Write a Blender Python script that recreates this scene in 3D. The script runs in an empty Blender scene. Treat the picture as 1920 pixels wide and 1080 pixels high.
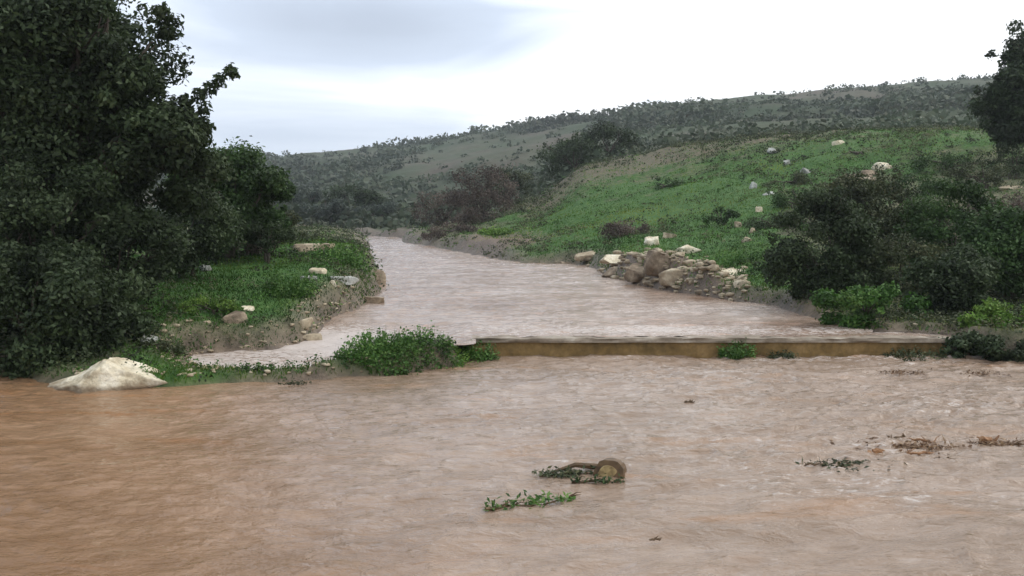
import bpy, math
import numpy as np
from mathutils import Vector
S = bpy.context.scene
COL = S.collection
R = math.radians
rng = np.random.default_rng(11)

# ---------------------------------------------------------------- camera
F = 1844.0; CH = 2.5; TH = math.atan(140 / F)          # focal length (px of 1920), eye height, pitch down
cd = bpy.data.cameras.new('camera'); cam = bpy.data.objects.new('camera', cd); COL.objects.link(cam)
cd.lens = 36 * F / 1920; cd.clip_end = 3000; cd.clip_start = .1
cam.location = (0, 0, CH); cam.rotation_euler = (R(90) - TH, 0, 0)
S.camera = cam
S.render.resolution_x = 1024; S.render.resolution_y = 576
S.view_settings.view_transform = 'Standard'; S.view_settings.look = 'None'
S.view_settings.gamma = 1; S.view_settings.exposure = 0.42

# ---------------------------------------------------------------- sky
W = bpy.data.worlds.new('World'); S.world = W; W.use_nodes = True
SUN_EL, SUN_AZ = R(52), R(70)                           # high sun behind cloud, to the right
def build_world():
    nt = W.node_tree; N = nt.nodes; L = nt.links; N.clear()
    out = N.new('ShaderNodeOutputWorld'); bg = N.new('ShaderNodeBackground'); bg.inputs[1].default_value = .1
    L.new(bg.outputs[0], out.inputs[0])
    sky = N.new('ShaderNodeTexSky'); sky.sky_type = 'NISHITA'; sky.sun_disc = False
    sky.sun_elevation = SUN_EL; sky.sun_rotation = SUN_AZ
    tc = N.new('ShaderNodeTexCoord')
    sep = N.new('ShaderNodeSeparateXYZ'); L.new(tc.outputs['Generated'], sep.inputs[0])
    def m(op, a, b=None, c=None):
        n = N.new('ShaderNodeMath'); n.operation = op
        for i, v in enumerate((a, b, c)):
            if v is None: continue
            if isinstance(v, (int, float)): n.inputs[i].default_value = v
            else: L.new(v, n.inputs[i])
        return n.outputs[0]
    X, Y, Z = sep.outputs
    mp = N.new('ShaderNodeMapping'); mp.inputs['Scale'].default_value = (1.3, 1.3, 6.5); mp.inputs['Location'].default_value = (.3, .1, .2)
    L.new(tc.outputs['Generated'], mp.inputs[0])
    nz = N.new('ShaderNodeTexNoise'); nz.inputs['Scale'].default_value = 2.2; nz.inputs['Detail'].default_value = 6; nz.inputs['Roughness'].default_value = .5
    nz.inputs['Distortion'].default_value = .6
    L.new(mp.outputs[0], nz.inputs['Vector'])
    # a heavier grey bank of cloud ahead, and thin bright cloud to the right
    bank = m('POWER', 2.718, m('MULTIPLY', m('ADD', m('POWER', m('DIVIDE', m('ADD', X, .12), .17), 2.0),
                                              m('POWER', m('DIVIDE', m('SUBTRACT', Z, .178), .036), 2.0)), -1.0))
    high = m('POWER', 2.718, m('MULTIPLY', m('ADD', m('POWER', m('DIVIDE', m('ADD', X, .22), .30), 2.0),
                                              m('POWER', m('DIVIDE', m('SUBTRACT', Z, .27), .05), 2.0)), -1.0))
    v = m('ADD', m('MULTIPLY', m('SUBTRACT', nz.outputs['Fac'], .5), 1.1), m('ADD', m('MULTIPLY', bank, .62), m('MULTIPLY', high, .25)))
    v = m('ADD', v, m('MULTIPLY', X, -.55))
    cr = N.new('ShaderNodeValToRGB'); e = cr.color_ramp.elements
    e[0].position = -0.0; e[0].color = (.97, .985, 1, 1)
    e[1].position = .75; e[1].color = (.42, .475, .57, 1)
    k = cr.color_ramp.elements.new(.13); k.color = (.76, .82, .915, 1)
    k = cr.color_ramp.elements.new(.35); k.color = (.53, .60, .715, 1)
    L.new(v, cr.inputs[0])
    sc = N.new('ShaderNodeVectorMath'); sc.operation = 'SCALE'; sc.inputs['Scale'].default_value = 11.0
    L.new(cr.outputs[0], sc.inputs[0])
    mx = N.new('ShaderNodeMix'); mx.data_type = 'RGBA'; mx.inputs[0].default_value = .93
    L.new(sky.outputs[0], mx.inputs[6]); L.new(sc.outputs[0], mx.inputs[7]); L.new(mx.outputs[2], bg.inputs[0])
build_world()
ld = bpy.data.lights.new('sun', 'SUN'); ld.energy = .8; ld.angle = R(14); ld.color = (1, .96, .9)
sun = bpy.data.objects.new('sun', ld); COL.objects.link(sun)
sd_ = Vector((math.sin(SUN_AZ) * math.cos(SUN_EL), math.cos(SUN_AZ) * math.cos(SUN_EL), math.sin(SUN_EL)))
sun.rotation_euler = (-sd_).to_track_quat('-Z', 'Y').to_euler(); sun.location = (20, 0, 60)

# ---------------------------------------------------------------- maths helpers
def ray(px, py):
    a = (px - 960) / F; b = (540 - py) / F
    return np.array([a, math.cos(TH) + b * math.sin(TH), b * math.cos(TH) - math.sin(TH)])
def at(px, py, Y):                                       # the point at distance Y seen in direction (px, py)
    d = ray(px, py); p = d * (Y / d[1]); return np.array([p[0], p[1], p[2] + CH])
def onz(px, py, z):
    d = ray(px, py); t = (z - CH) / d[2]; return np.array([d[0] * t, d[1] * t, z])
def ss(x, a, b):
    t = np.clip((x - a) / (b - a), 0, 1); return t * t * (3 - 2 * t)
def _h(i, j, s):
    n = (i * 374761393 + j * 668265263 + s * 974634777) & 0xffffffff
    n = ((n ^ (n >> 13)) * 1274126177) & 0xffffffff
    return ((n ^ (n >> 16)) & 0xffffff) / float(0xffffff)
def vn(x, y, s=0):                                       # value noise, -1..1
    xi = np.floor(x).astype(np.int64); yi = np.floor(y).astype(np.int64)
    fx = x - xi; fy = y - yi; fx = fx * fx * fx * (fx * (fx * 6 - 15) + 10); fy = fy * fy * fy * (fy * (fy * 6 - 15) + 10)
    a = _h(xi, yi, s); b = _h(xi + 1, yi, s); c = _h(xi, yi + 1, s); d = _h(xi + 1, yi + 1, s)
    return 2 * ((a * (1 - fx) + b * fx) * (1 - fy) + (c * (1 - fx) + d * fx) * fy) - 1
def fbm(x, y, s=0, o=4, g=.5):
    t = 0; amp = 1; n = 0
    for k in range(o):
        t = t + amp * vn(x * 2 ** k + 17.3 * k, y * 2 ** k - 9.1 * k, s + k); n += amp; amp *= g
    return t / n
def polydist(x, y, P):                                   # signed distance, + outside
    P = np.asarray(P); n = len(P); d = np.full(x.shape, 1e9); ins = np.zeros(x.shape, bool)
    for i in range(n):
        a = P[i]; b = P[(i + 1) % n]; e = b - a
        t = np.clip(((x - a[0]) * e[0] + (y - a[1]) * e[1]) / (e @ e + 1e-12), 0, 1)
        d = np.minimum(d, np.hypot(x - a[0] - t * e[0], y - a[1] - t * e[1]))
        c = ((a[1] > y) != (b[1] > y)) & (x < (b[0] - a[0]) * (y - a[1]) / (b[1] - a[1] + 1e-12) + a[0])
        ins ^= c
    return np.where(ins, -d, d)

# ---------------------------------------------------------------- objects helpers
def tag(o, label=None, cat=None, group=None, kind=None):
    if label: o['label'] = label
    if cat: o['category'] = cat
    if group: o['group'] = group
    if kind: o['kind'] = kind
    return o
def empty(name, loc):
    o = bpy.data.objects.new(name, None); COL.objects.link(o); o.location = tuple(loc); return o
def mesh(name, V, Fc, mat, parent=None, smooth=False, tint=None, loc=None):
    V = np.asarray(V, dtype=np.float32)
    me = bpy.data.meshes.new(name)
    if isinstance(Fc, np.ndarray):
        k = Fc.shape[1]; nf = len(Fc)
        me.vertices.add(len(V)); me.vertices.foreach_set('co', V.ravel())
        me.loops.add(nf * k); me.loops.foreach_set('vertex_index', Fc.astype(np.int32).ravel())
        me.polygons.add(nf); me.polygons.foreach_set('loop_start', np.arange(0, nf * k, k, dtype=np.int32))
        me.update(calc_edges=True)
    else:
        me.from_pydata([tuple(v) for v in V], [], Fc); me.update()
    if smooth: me.polygons.foreach_set('use_smooth', np.ones(len(me.polygons), bool))
    if tint is not None:
        a = me.attributes.new('tint', 'FLOAT', 'FACE'); a.data.foreach_set('value', np.asarray(tint, dtype=np.float32))
    me.materials.append(mat)
    o = bpy.data.objects.new(name, me); COL.objects.link(o)
    if parent: o.parent = parent
    if loc is not None: o.location = tuple(loc)
    return o
def vattr(o, name, vals):
    a = o.data.attributes.new(name, 'FLOAT', 'POINT'); a.data.foreach_set('value', np.asarray(vals, dtype=np.float32))
def gridfaces(nr, nc):
    i = np.arange(nr - 1)[:, None] * nc + np.arange(nc - 1)[None]
    i = i.ravel(); return np.stack([i, i + 1, i + nc + 1, i + nc], 1)

# ---------------------------------------------------------------- materials
class NT:
    def __init__(s, name):
        s.m = bpy.data.materials.new(name); s.m.use_nodes = True; s.t = s.m.node_tree
        s.N = s.t.nodes; s.L = s.t.links; s.b = s.N['Principled BSDF']
        s.geo = s.N.new('ShaderNodeNewGeometry').outputs['Position']
    def noise(s, scale, detail=4, rough=.55, vec=None, stretch=None, dist=0):
        n = s.N.new('ShaderNodeTexNoise'); n.inputs['Scale'].default_value = scale
        n.inputs['Detail'].default_value = detail; n.inputs['Roughness'].default_value = rough; n.inputs['Distortion'].default_value = dist
        v = vec or s.geo
        if stretch:
            mp = s.N.new('ShaderNodeMapping'); mp.inputs['Scale'].default_value = stretch[:3]
            if len(stretch) > 3: mp.inputs['Rotation'].default_value = (0, 0, stretch[3])
            s.L.new(v, mp.inputs[0]); v = mp.outputs[0]
        s.L.new(v, n.inputs['Vector']); return n.outputs['Fac']
    def ramp(s, f, stops):
        r = s.N.new('ShaderNodeValToRGB'); E = r.color_ramp.elements
        while len(E) < len(stops): E.new(.5)
        for e, (p, c) in zip(E, stops):
            e.position = p; e.color = (c, c, c, 1) if isinstance(c, (int, float)) else (*c, 1)
        s.L.new(f, r.inputs[0]); return r.outputs[0]
    def mix(s, f, a, b, mode='MIX'):
        n = s.N.new('ShaderNodeMix'); n.data_type = 'RGBA'; n.blend_type = mode
        for i, v in ((0, f), (6, a), (7, b)):
            if isinstance(v, (int, float)): n.inputs[i].default_value = v
            elif isinstance(v, tuple): n.inputs[i].default_value = (*v, 1)
            else: s.L.new(v, n.inputs[i])
        return n.outputs[2]
    def math(s, op, a, b):
        n = s.N.new('ShaderNodeMath'); n.operation = op
        for i, v in enumerate((a, b)):
            if isinstance(v, (int, float)): n.inputs[i].default_value = v
            else: s.L.new(v, n.inputs[i])
        return n.outputs[0]
    def attr(s, name):
        n = s.N.new('ShaderNodeAttribute'); n.attribute_name = name; return n.outputs['Fac']
    def bump(s, h, st=.5, d=.02):
        n = s.N.new('ShaderNodeBump'); n.inputs['Strength'].default_value = st; n.inputs['Distance'].default_value = d
        s.L.new(h, n.inputs['Height']); s.L.new(n.outputs[0], s.b.inputs['Normal'])
    def set(s, col, rough=.8, spec=.3):
        if isinstance(col, tuple): s.b.inputs['Base Color'].default_value = (*col, 1)
        else: s.L.new(col, s.b.inputs['Base Color'])
        if isinstance(rough, (int, float)): s.b.inputs['Roughness'].default_value = rough
        else: s.L.new(rough, s.b.inputs['Roughness'])
        s.b.inputs['Specular IOR Level'].default_value = spec
        return s.m

def leafmat(name, dark, mid, light, scale=1.0, trans=.25, var=(.5, 1.55)):
    t = NT(name)
    c = t.ramp(t.attr('tint'), [(0, dark), (.55, mid), (1, light)])
    c2 = t.ramp(t.noise(scale, 3), [(.3, var[0]), (.7, var[1])])
    c = t.mix(1.0, c, c2, 'MULTIPLY')
    m = t.set(c, .6, .25)
    tr = t.N.new('ShaderNodeBsdfTranslucent'); t.L.new(c, tr.inputs[0])
    mx = t.N.new('ShaderNodeMixShader'); mx.inputs[0].default_value = trans
    t.L.new(t.b.outputs[0], mx.inputs[1]); t.L.new(tr.outputs[0], mx.inputs[2])
    t.L.new(mx.outputs[0], t.N['Material Output'].inputs[0])
    return m
M = {}
M['dark_leaf'] = leafmat('dark_leaf', (.017, .027, .011), (.036, .057, .022), (.085, .115, .055))
M['mid_leaf'] = leafmat('mid_leaf', (.018, .038, .010), (.038, .078, .02), (.078, .13, .04))
M['green_leaf'] = leafmat('green_leaf', (.024, .070, .012), (.065, .15, .026), (.16, .25, .07))
M['lime_leaf'] = leafmat('lime_leaf', (.06, .12, .02), (.12, .22, .035), (.22, .32, .07))
M['grey_leaf'] = leafmat('grey_leaf', (.035, .05, .04), (.07, .09, .07), (.12, .14, .11))
M['brown_leaf'] = leafmat('brown_leaf', (.045, .035, .028), (.10, .075, .06), (.17, .135, .11))
M['olive_leaf'] = leafmat('olive_leaf', (.024, .034, .015), (.052, .068, .028), (.115, .115, .055))
M['scrub_leaf'] = leafmat('scrub_leaf', (.032, .05, .028), (.062, .082, .048), (.115, .115, .08), scale=.03)
M['grass_leaf'] = leafmat('grass_leaf', (.026, .078, .010), (.070, .165, .018), (.20, .24, .045), scale=.22, trans=.3, var=(.42, 1.45))
M['rust_leaf'] = leafmat('rust_leaf', (.08, .045, .025), (.20, .12, .07), (.36, .25, .15))
def barkmat():
    t = NT('bark'); n = t.noise(9, 5, stretch=(1, 1, .25))
    t.bump(n, .8, .03)
    return t.set(t.ramp(n, [(.3, (.035, .028, .022)), (.7, (.11, .09, .07))]), .9)
M['bark'] = barkmat()
def rockmat(name, a, b, c, sc=2.2):
    t = NT(name); n = t.noise(sc, 7, .65); n2 = t.noise(sc * 6, 5, .6)
    col = t.ramp(n, [(.3, a), (.48, b), (.66, c)])
    col = t.mix(.55, col, t.ramp(n2, [(.3, .55), (.6, 1.1)]), 'MULTIPLY')
    sx = t.N.new('ShaderNodeSeparateXYZ'); t.L.new(t.geo, sx.inputs[0])      # mud line left by the flood
    ml = t.ramp(t.math('ADD', sx.outputs[2], t.math('MULTIPLY', n, .25)), [(.14, .85), (.26, 0.)]); col = t.mix(ml, col, (.19, .135, .085))
    t.bump(t.math('ADD', n, t.math('MULTIPLY', n2, .5)), .7, .06)
    return t.set(col, .9, .2)
M['pale_rock'] = rockmat('pale_rock', (.34, .27, .17), (.66, .58, .42), (.84, .78, .64), 3)
M['tan_rock'] = rockmat('tan_rock', (.13, .10, .075), (.36, .29, .20), (.60, .52, .38))
M['grey_rock'] = rockmat('grey_rock', (.16, .16, .14), (.33, .33, .30), (.55, .56, .52))
M['brown_rock'] = rockmat('brown_rock', (.09, .072, .052), (.24, .185, .13), (.44, .36, .26))
def groundmat():
    t = NT('ground')
    lush = t.attr('lush'); far = t.attr('far'); wet = t.attr('wet'); red = t.attr('bare')
    n = t.noise(.55, 6, .6); n2 = t.noise(3.5, 5, .65); n3 = t.noise(18, 3)
    dry = t.ramp(n2, [(.3, (.055, .06, .03)), (.5, (.10, .11, .055)), (.72, (.20, .17, .11))])
    gr = t.ramp(n2, [(.3, (.022, .06, .012)), (.5, (.045, .115, .02)), (.72, (.10, .155, .045))])
    f = t.math('ADD', lush, t.math('MULTIPLY', t.math('SUBTRACT', n, .5), 1.6))
    c = t.mix(t.ramp(f, [(.3, 0.), (.6, 1.)]), dry, gr)
    soil = t.ramp(n3, [(.3, (.085, .06, .045)), (.7, (.22, .165, .125))])
    fs = t.math('ADD', red, t.math('MULTIPLY', t.math('SUBTRACT', n2, .5), 1.0))
    c = t.mix(t.ramp(fs, [(.35, 0.), (.6, 1.)]), c, soil)
    nf = t.noise(.035, 5, .55, stretch=(1, .5, 2)); nf2 = t.noise(.4, 4)
    hill = t.ramp(nf, [(.36, (.038, .062, .027)), (.5, (.062, .072, .040)), (.62, (.092, .078, .056))])
    hill = t.mix(.6, hill, t.ramp(nf2, [(.3, .75), (.7, 1.2)]), 'MULTIPLY')
    hill = t.mix(t.attr('scrubby'), hill, t.mix(1., hill, (.50, .62, .48), 'MULTIPLY'))
    c = t.mix(far, c, hill)
    mud = t.ramp(n2, [(.3, (.075, .055, .04)), (.7, (.20, .15, .105))])
    c = t.mix(wet, c, mud)
    t.bump(t.math('ADD', n2, t.math('MULTIPLY', n3, .3)), .6, .12)
    return t.set(c, t.ramp(wet, [(0, .92), (1, .5)]), .3)
M['ground'] = groundmat()
def watermat(name, c1, c2, c3, c4, rough):
    t = NT(name)
    big = t.noise(.22, 4, .55, stretch=(1, 1.4, 1, R(12)), dist=.6)
    med = t.noise(2.2, 6, .62, stretch=(.7, 1.4, 1, R(10)), dist=1.0)
    f = t.math('ADD', t.math('MULTIPLY', big, .6), t.math('MULTIPLY', med, .5))
    col = t.ramp(f, [(.38, c1), (.55, c2), (.70, c3)])
    on = t.noise(.9, 5, .6, vec=None, stretch=(.45, 1.3, 1, R(14)), dist=1.2)
    col = t.mix(t.ramp(on, [(.56, 0.), (.70, .8)]), col, c4)
    col = t.mix(t.attr('silt'), col, t.mix(1., col, (1.0, .84, .66), 'MULTIPLY'))
    foam = t.attr('foam'); fn = t.noise(9, 6, .7, stretch=(.7, 1.3, 1, R(8)), dist=.6)
    ff = t.ramp(t.math('ADD', foam, t.math('MULTIPLY', t.math('SUBTRACT', fn, .5), 1.9)), [(.55, 0.), (.85, .7)])
    col = t.mix(ff, col, (.62, .56, .52))
    w1 = t.noise(3.2, 5, .6, stretch=(.8, 1.35, 1, R(9)), dist=.8); w2 = t.noise(12, 4, .6, stretch=(.8, 1.2, 1, R(-6)))
    t.bump(t.math('ADD', w1, t.math('MULTIPLY', w2, .45)), .8, .055)
    m = t.set(col, t.math('ADD', t.math('MULTIPLY', ff, .4), rough), .5)
    t.b.inputs['IOR'].default_value = 1.33
    return m
M['lower_water'] = watermat('lower_water', (.190, .128, .082), (.262, .185, .130), (.345, .26, .20), (.30, .175, .095), .06)
M['upper_water'] = watermat('upper_water', (.21, .13, .085), (.315, .225, .165), (.42, .34, .285), (.42, .26, .18), .13)
def concretemat(name, a, b, c, st):
    t = NT(name); n = t.noise(1.3, 6, .65, stretch=st); n2 = t.noise(14, 4)
    col = t.ramp(n, [(.32, a), (.5, b), (.68, c)]); col = t.mix(.5, col, t.ramp(n2, [(.3, .6), (.7, 1.2)]), 'MULTIPLY')
    t.bump(n2, .6, .02); return t.set(col, .75, .3)
M['weir_face'] = concretemat('weir_face', (.07, .048, .018), (.22, .14, .05), (.36, .24, .11), (1.0, 1, .9))
M['weir_top'] = concretemat('weir_top', (.13, .10, .07), (.27, .22, .165), (.46, .41, .34), (1.2, 1, 2.5))

# ---------------------------------------------------------------- terrain
def zpy(py, Y): return at(960, py, Y)[2]
def upz(x, y):                                           # level of the upper water; it spills down round the weir's left end
    return .33 - .24 * (1 - ss(x, -2.4, -.7)) * (1 - ss(y, 17.4, 21.5))
def onup(px, py):
    z = .33
    for _ in range(12):
        p = onz(px, py, z); z = .5 * z + .5 * float(upz(p[0], p[1]))
    return onz(px, py, z)[:2]
WY = 16.9                                                # the weir's front face
UP = [onup(*p) for p in [(352, 676), (372, 662), (440, 660), (512, 657), (596, 640), (628, 602), (690, 578), (722, 548), (716, 505), (702, 456)]]
UP += [np.array([-13, 84.]), np.array([-22, 100.]), np.array([-20, 104.]), np.array([-10, 86.])]
UP += [onup(*p) for p in [(742, 454), (850, 474), (960, 494), (1075, 497), (1140, 522), (1215, 541), (1330, 560), (1440, 577), (1530, 606), (1640, 624)]]
UP += [np.array([7.6, 17.3]), np.array([7.6, 17.0]), np.array([-.6, 17.0])]
UP += [onup(*p) for p in [(880, 644), (800, 655), (700, 668), (640, 684), (560, 693), (480, 695), (400, 690)]]
LO = [onz(*p, 0)[:2] for p in [(-600, 716), (-200, 704), (0, 708), (60, 722), (120, 732), (330, 733), (420, 726), (520, 722), (640, 714), (760, 708), (860, 690), (905, 677)]]
LO += [np.array([-.5, 16.92]), np.array([7.7, 16.92])] + [onz(*p, 0)[:2] for p in [(1900, 682), (2100, 690), (2600, 690)]]
LO += [np.array([200, 14.]), np.array([200, -80.]), np.array([-200, -80.]), np.array([-200, 14.])]
UP = np.array(UP); LO = np.array(LO)
Z = lambda v: ('z', v)
COLS = {
 -2600: [(10, Z(.5)), (20, Z(1.5)), (40, Z(4)), (100, Z(8)), (200, Z(15)), (420, Z(35))],
 -700: [(10, Z(.1)), (14, Z(.2)), (20, Z(1.2)), (40, Z(3.5)), (100, Z(6)), (200, Z(10)), (420, Z(24))],
 0: [(10, Z(.05)), (14, Z(.1)), (15.5, Z(.22)), (17.5, Z(.6)), (20, Z(1.0)), (40, Z(3)), (80, Z(4)), (180, Z(7)), (420, 305)],
 300: [(13, Z(.05)), (14.4, Z(.14)), (15.6, Z(.28)), (17.2, Z(.62)), (20, 540), (28, 480), (60, 425), (120, 412), (200, 390), (410, 300)],
 500: [(14, Z(.12)), (15, Z(.16)), (16.5, Z(.34)), (18.5, 590), (20, 556), (26, 482), (34, 450), (55, 440), (100, 425), (180, 398), (400, 294)],
 600: [(14, Z(.22)), (16.5, Z(.3)), (18, Z(.55)), (20, 560), (23, 505), (30, 456), (40, 448), (60, 437), (100, 425), (180, 395), (400, 285)],
 700: [(14, Z(.22)), (18, Z(.4)), (22, Z(.8)), (30, Z(1.25)), (45, 449), (60, 438), (100, 430), (180, 388), (400, 276)],
 800: [(14, Z(.25)), (18, Z(.5)), (30, Z(.7)), (60, Z(.8)), (75, 436), (110, 420), (180, 372), (400, 263)],
 900: [(16, Z(.5)), (30, Z(.6)), (50, 460), (60, 442), (75, 415), (110, 388), (180, 340), (390, 250)],
 1000: [(16, Z(.5)), (40, Z(.6)), (46, 474), (58, 432), (70, 402), (82, 374), (110, 370), (180, 318), (380, 236)],
 1100: [(16, Z(.5)), (38, 486), (50, 432), (62, 382), (80, 312), (110, 306), (180, 278), (370, 222)],
 1200: [(16, Z(.5)), (32, 502), (40, 452), (52, 400), (65, 345), (80, 290), (110, 288), (180, 258), (360, 207)],
 1300: [(16, Z(.5)), (28, 528), (35, 482), (45, 420), (60, 345), (75, 272), (110, 271), (180, 243), (350, 192)],
 1450: [(16, Z(.5)), (22, 558), (28, 500), (40, 420), (55, 335), (70, 258), (110, 258), (180, 225), (345, 177)],
 1600: [(16, Z(.5)), (20, 588), (26, 510), (40, 410), (50, 340), (65, 248), (110, 250), (180, 210), (340, 160)],
 1750: [(16, Z(.5)), (19, 598), (25, 510), (36, 420), (48, 340), (60, 245), (110, 242), (180, 200), (340, 147)],
 1900: [(15, Z(.5)), (19, 600), (25, 500), (35, 410), (45, 330), (55, 250), (110, 240), (180, 195), (330, 140)],
 2500: [(12, Z(.5)), (19, Z(1.2)), (30, Z(3.5)), (50, Z(8)), (110, Z(13)), (330, Z(48))],
 4600: [(8, Z(.5)), (20, Z(2)), (50, Z(8)), (110, Z(14)), (330, Z(45))],
}
YK = np.exp(np.linspace(math.log(5), math.log(900), 240))
ck = sorted(COLS); UK = np.array([(c - 960) / F for c in ck]); TZ = []
for c in ck:
    ks = [(y, v[1] if isinstance(v, tuple) else zpy(v, y)) for y, v in COLS[c]]
    ys = [k[0] for k in ks]; zs = [k[1] for k in ks]
    ys.append(ys[-1] * 1.4); zs.append(zs[-1] * .8); ys.append(900); zs.append(zs[-1] * .4)
    TZ.append(np.interp(YK, ys, zs))
TZ = np.array(TZ)
kern = np.array([1, 2, 3, 2, 1.]) / 9
TZ = np.array([np.convolve(np.pad(r_, 2, mode='edge'), kern, 'valid') for r_ in TZ])
LYK = np.log(YK)
def hillz(u, Y):
    u = np.clip(u, UK[0], UK[-1] - 1e-6); i = np.clip(np.searchsorted(UK, u, side='right') - 1, 0, len(UK) - 2)
    f = (u - UK[i]) / (UK[i + 1] - UK[i])
    g = np.clip((np.log(np.clip(Y, 5, 899)) - LYK[0]) / (LYK[1] - LYK[0]), 0, len(YK) - 1.001); j = g.astype(int); h = g - j
    def col(k): k = np.clip(k, 0, len(UK) - 1); return TZ[k, j] * (1 - h) + TZ[k, j + 1] * h
    p0, p1, p2, p3 = col(i - 1), col(i), col(i + 1), col(i + 2)
    lin = p1 * (1 - f) + p2 * f; sm = f * f * (3 - 2 * f); smo = p1 * (1 - sm) + p2 * sm
    return .5 * lin + .5 * smo
def terrain(x, y):
    x = np.asarray(x, float); y = np.asarray(y, float)
    Yc = np.maximum(y, 5.); u = x / Yc
    h = hillz(u, y)
    sc = ss(y, 17, 60)
    h = h + (.05 + .30 * sc) * fbm(x * .33, y * .33, 3, 4) + .05 * fbm(x * 1.7, y * 1.7, 8, 3) + ss(y, 100, 200) * (1.6 * fbm(x * .03, y * .03, 12, 4) - 3.0 * np.clip(.55 - np.abs(fbm(x * .012 + y * .004, y * .006, 14, 3)) * 3, 0, 1) * (1 - ss(y, 300, 350)))
    du = polydist(x, y, UP); dl = polydist(x, y, LO)
    du = du + .18 * ss(y, 20, 30) * fbm(x * .8, y * .8, 21, 3) + .05 * fbm(x * 2.5, y * 2.5, 22, 2)
    wz = upz(x, y)
    bu = .55 + ss(y, 20, 60) * .9
    h = h + (.55 * ss(u, .06, .10) * (1 - ss(u, .19, .23)) * np.exp(-((y - 33 + (u - .07) * 55) / 3.2) ** 2)) * (1 + .8 * fbm(x * 1.1, y * 1.1, 29, 3))
    h = np.where(y > 17.4, np.maximum(h, wz + .12), h)
    h = wz - .3 + (h - (wz - .3)) * ss(du, -.15, bu)
    h = np.where(y < 18, np.maximum(h, (wz + .045 + .035 * fbm(x * 3, y * 3, 27, 3)) * ss(du, -.05, .12)), h)
    dlw = dl + .06 * fbm(x * 2, y * 2, 25, 3)
    h = -.4 + (h + .4) * ss(dlw, -.15, .42)
    return h, du, dl
def wl(x, y): return np.where(polydist(np.asarray(x, float), np.asarray(y, float), LO) < polydist(np.asarray(x, float), np.asarray(y, float), UP), 0., upz(x, y))
def hit(px, py, y0=12.5):
    Ys = np.exp(np.linspace(math.log(y0), math.log(450), 1400)); d = ray(px, py)
    x = d[0] * Ys / d[1]; z = CH + d[2] * Ys / d[1]; h = terrain(x, Ys)[0]
    k = np.argmax(z <= h); return np.array([x[k], Ys[k], h[k]])
def gz(x, y): return float(terrain(np.array([x]), np.array([y]))[0][0])

def uv_u(n, m):                                          # dense in front, sparse to the sides
    a = np.linspace(-.62, .62, n); b = .62 + (np.linspace(0, 1, m)[1:] ** 1.6) * 4
    return np.concatenate([-b[::-1], a, b])
us = uv_u(620, 40)
ys = np.concatenate([np.linspace(9, 13, 12)[:-1], np.linspace(13, 22, 130)[:-1], np.exp(np.linspace(math.log(22), math.log(880), 330))])
U, YY = np.meshgrid(us, ys); XX = U * YY
H, DU, DL = terrain(XX, YY)
g = mesh('ground', np.stack([XX, YY, H], -1).reshape(-1, 3), gridfaces(len(ys), len(us)), M['ground'], smooth=True)
tag(g, kind='structure')
def pxof(x, y): return 960 + F * x / np.maximum(y, 1)
PXg = pxof(XX, YY)
def gauss(px, Y, c, w, yc, yw): return np.exp(-((px - c) / w) ** 2 - ((np.log(Y / yc)) / yw) ** 2)
def lushf(px, Y, x, y):
    right = ss(px, 850, 1000) * (1 - ss(Y, 66, 84)) * (1 - .85 * ss(px, 1400, 1520) * (1 - ss(Y, 44, 56)))
    left = (1 - ss(px, 690, 740)) * (1 - ss(Y, 30, 45)) * .9 * ss(px, 150, 330)
    dull = ss(Y, 52, 66) * .45 + ss(px, 1600, 1850) * .35
    return np.clip(.15 + .75 * right * (1 - np.clip(dull + .5 * fbm(x * .09, Y * .07, 99, 3), 0, .8)) + left * .75, 0, 1)
def scrubf(x, Y): return .26 + 1.7 * fbm(x * .022 + .004 * Y, Y * .014, 93, 5) + .5 * ss(Y, 300, 350) + .35 * np.exp(-((Y - 120) / 25.) ** 2)
LU = lushf(PXg, YY, XX, YY)
FAR = ss(YY, 72, 92)
WET = np.clip((1 - ss(DU, .1, .35 + .035 * YY)) + (1 - ss(DL, .1, .4)), 0, 1)
BARE = np.clip(1.5 * np.exp(-((PXg - 1210) / 150) ** 4 - ((YY - 33 + (U - .07) * 55) / 3.6) ** 2) + .45 * ss(YY, 60, 72) * ss(PXg, 900, 1000) + .8 * gauss(PXg, YY, 1600, 60, 50, .05) + .8 * gauss(PXg, YY, 930, 130, 52, .14) + gauss(PXg, YY, 520, 160, 40, .2)
               + .5 * gauss(PXg, YY, 1800, 130, 32, .3) + .9 * gauss(PXg, YY, 450, 60, 16.5, .05), 0, 1)
for k, v in (('lush', LU), ('far', FAR), ('wet', WET), ('bare', BARE), ('scrubby', ss(scrubf(XX, YY), .25, .75))): vattr(g, k, v.ravel())

# bed of the lower water and the land beyond everything: one sheet to the horizon
n = 690
tag(mesh('riverbed', [(-n, -55, -.9), (n, -55, -.9), (n, 990, -.9), (-n, 990, -.9)], np.array([[0, 1, 2, 3]]), M['ground']), kind='structure')

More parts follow.
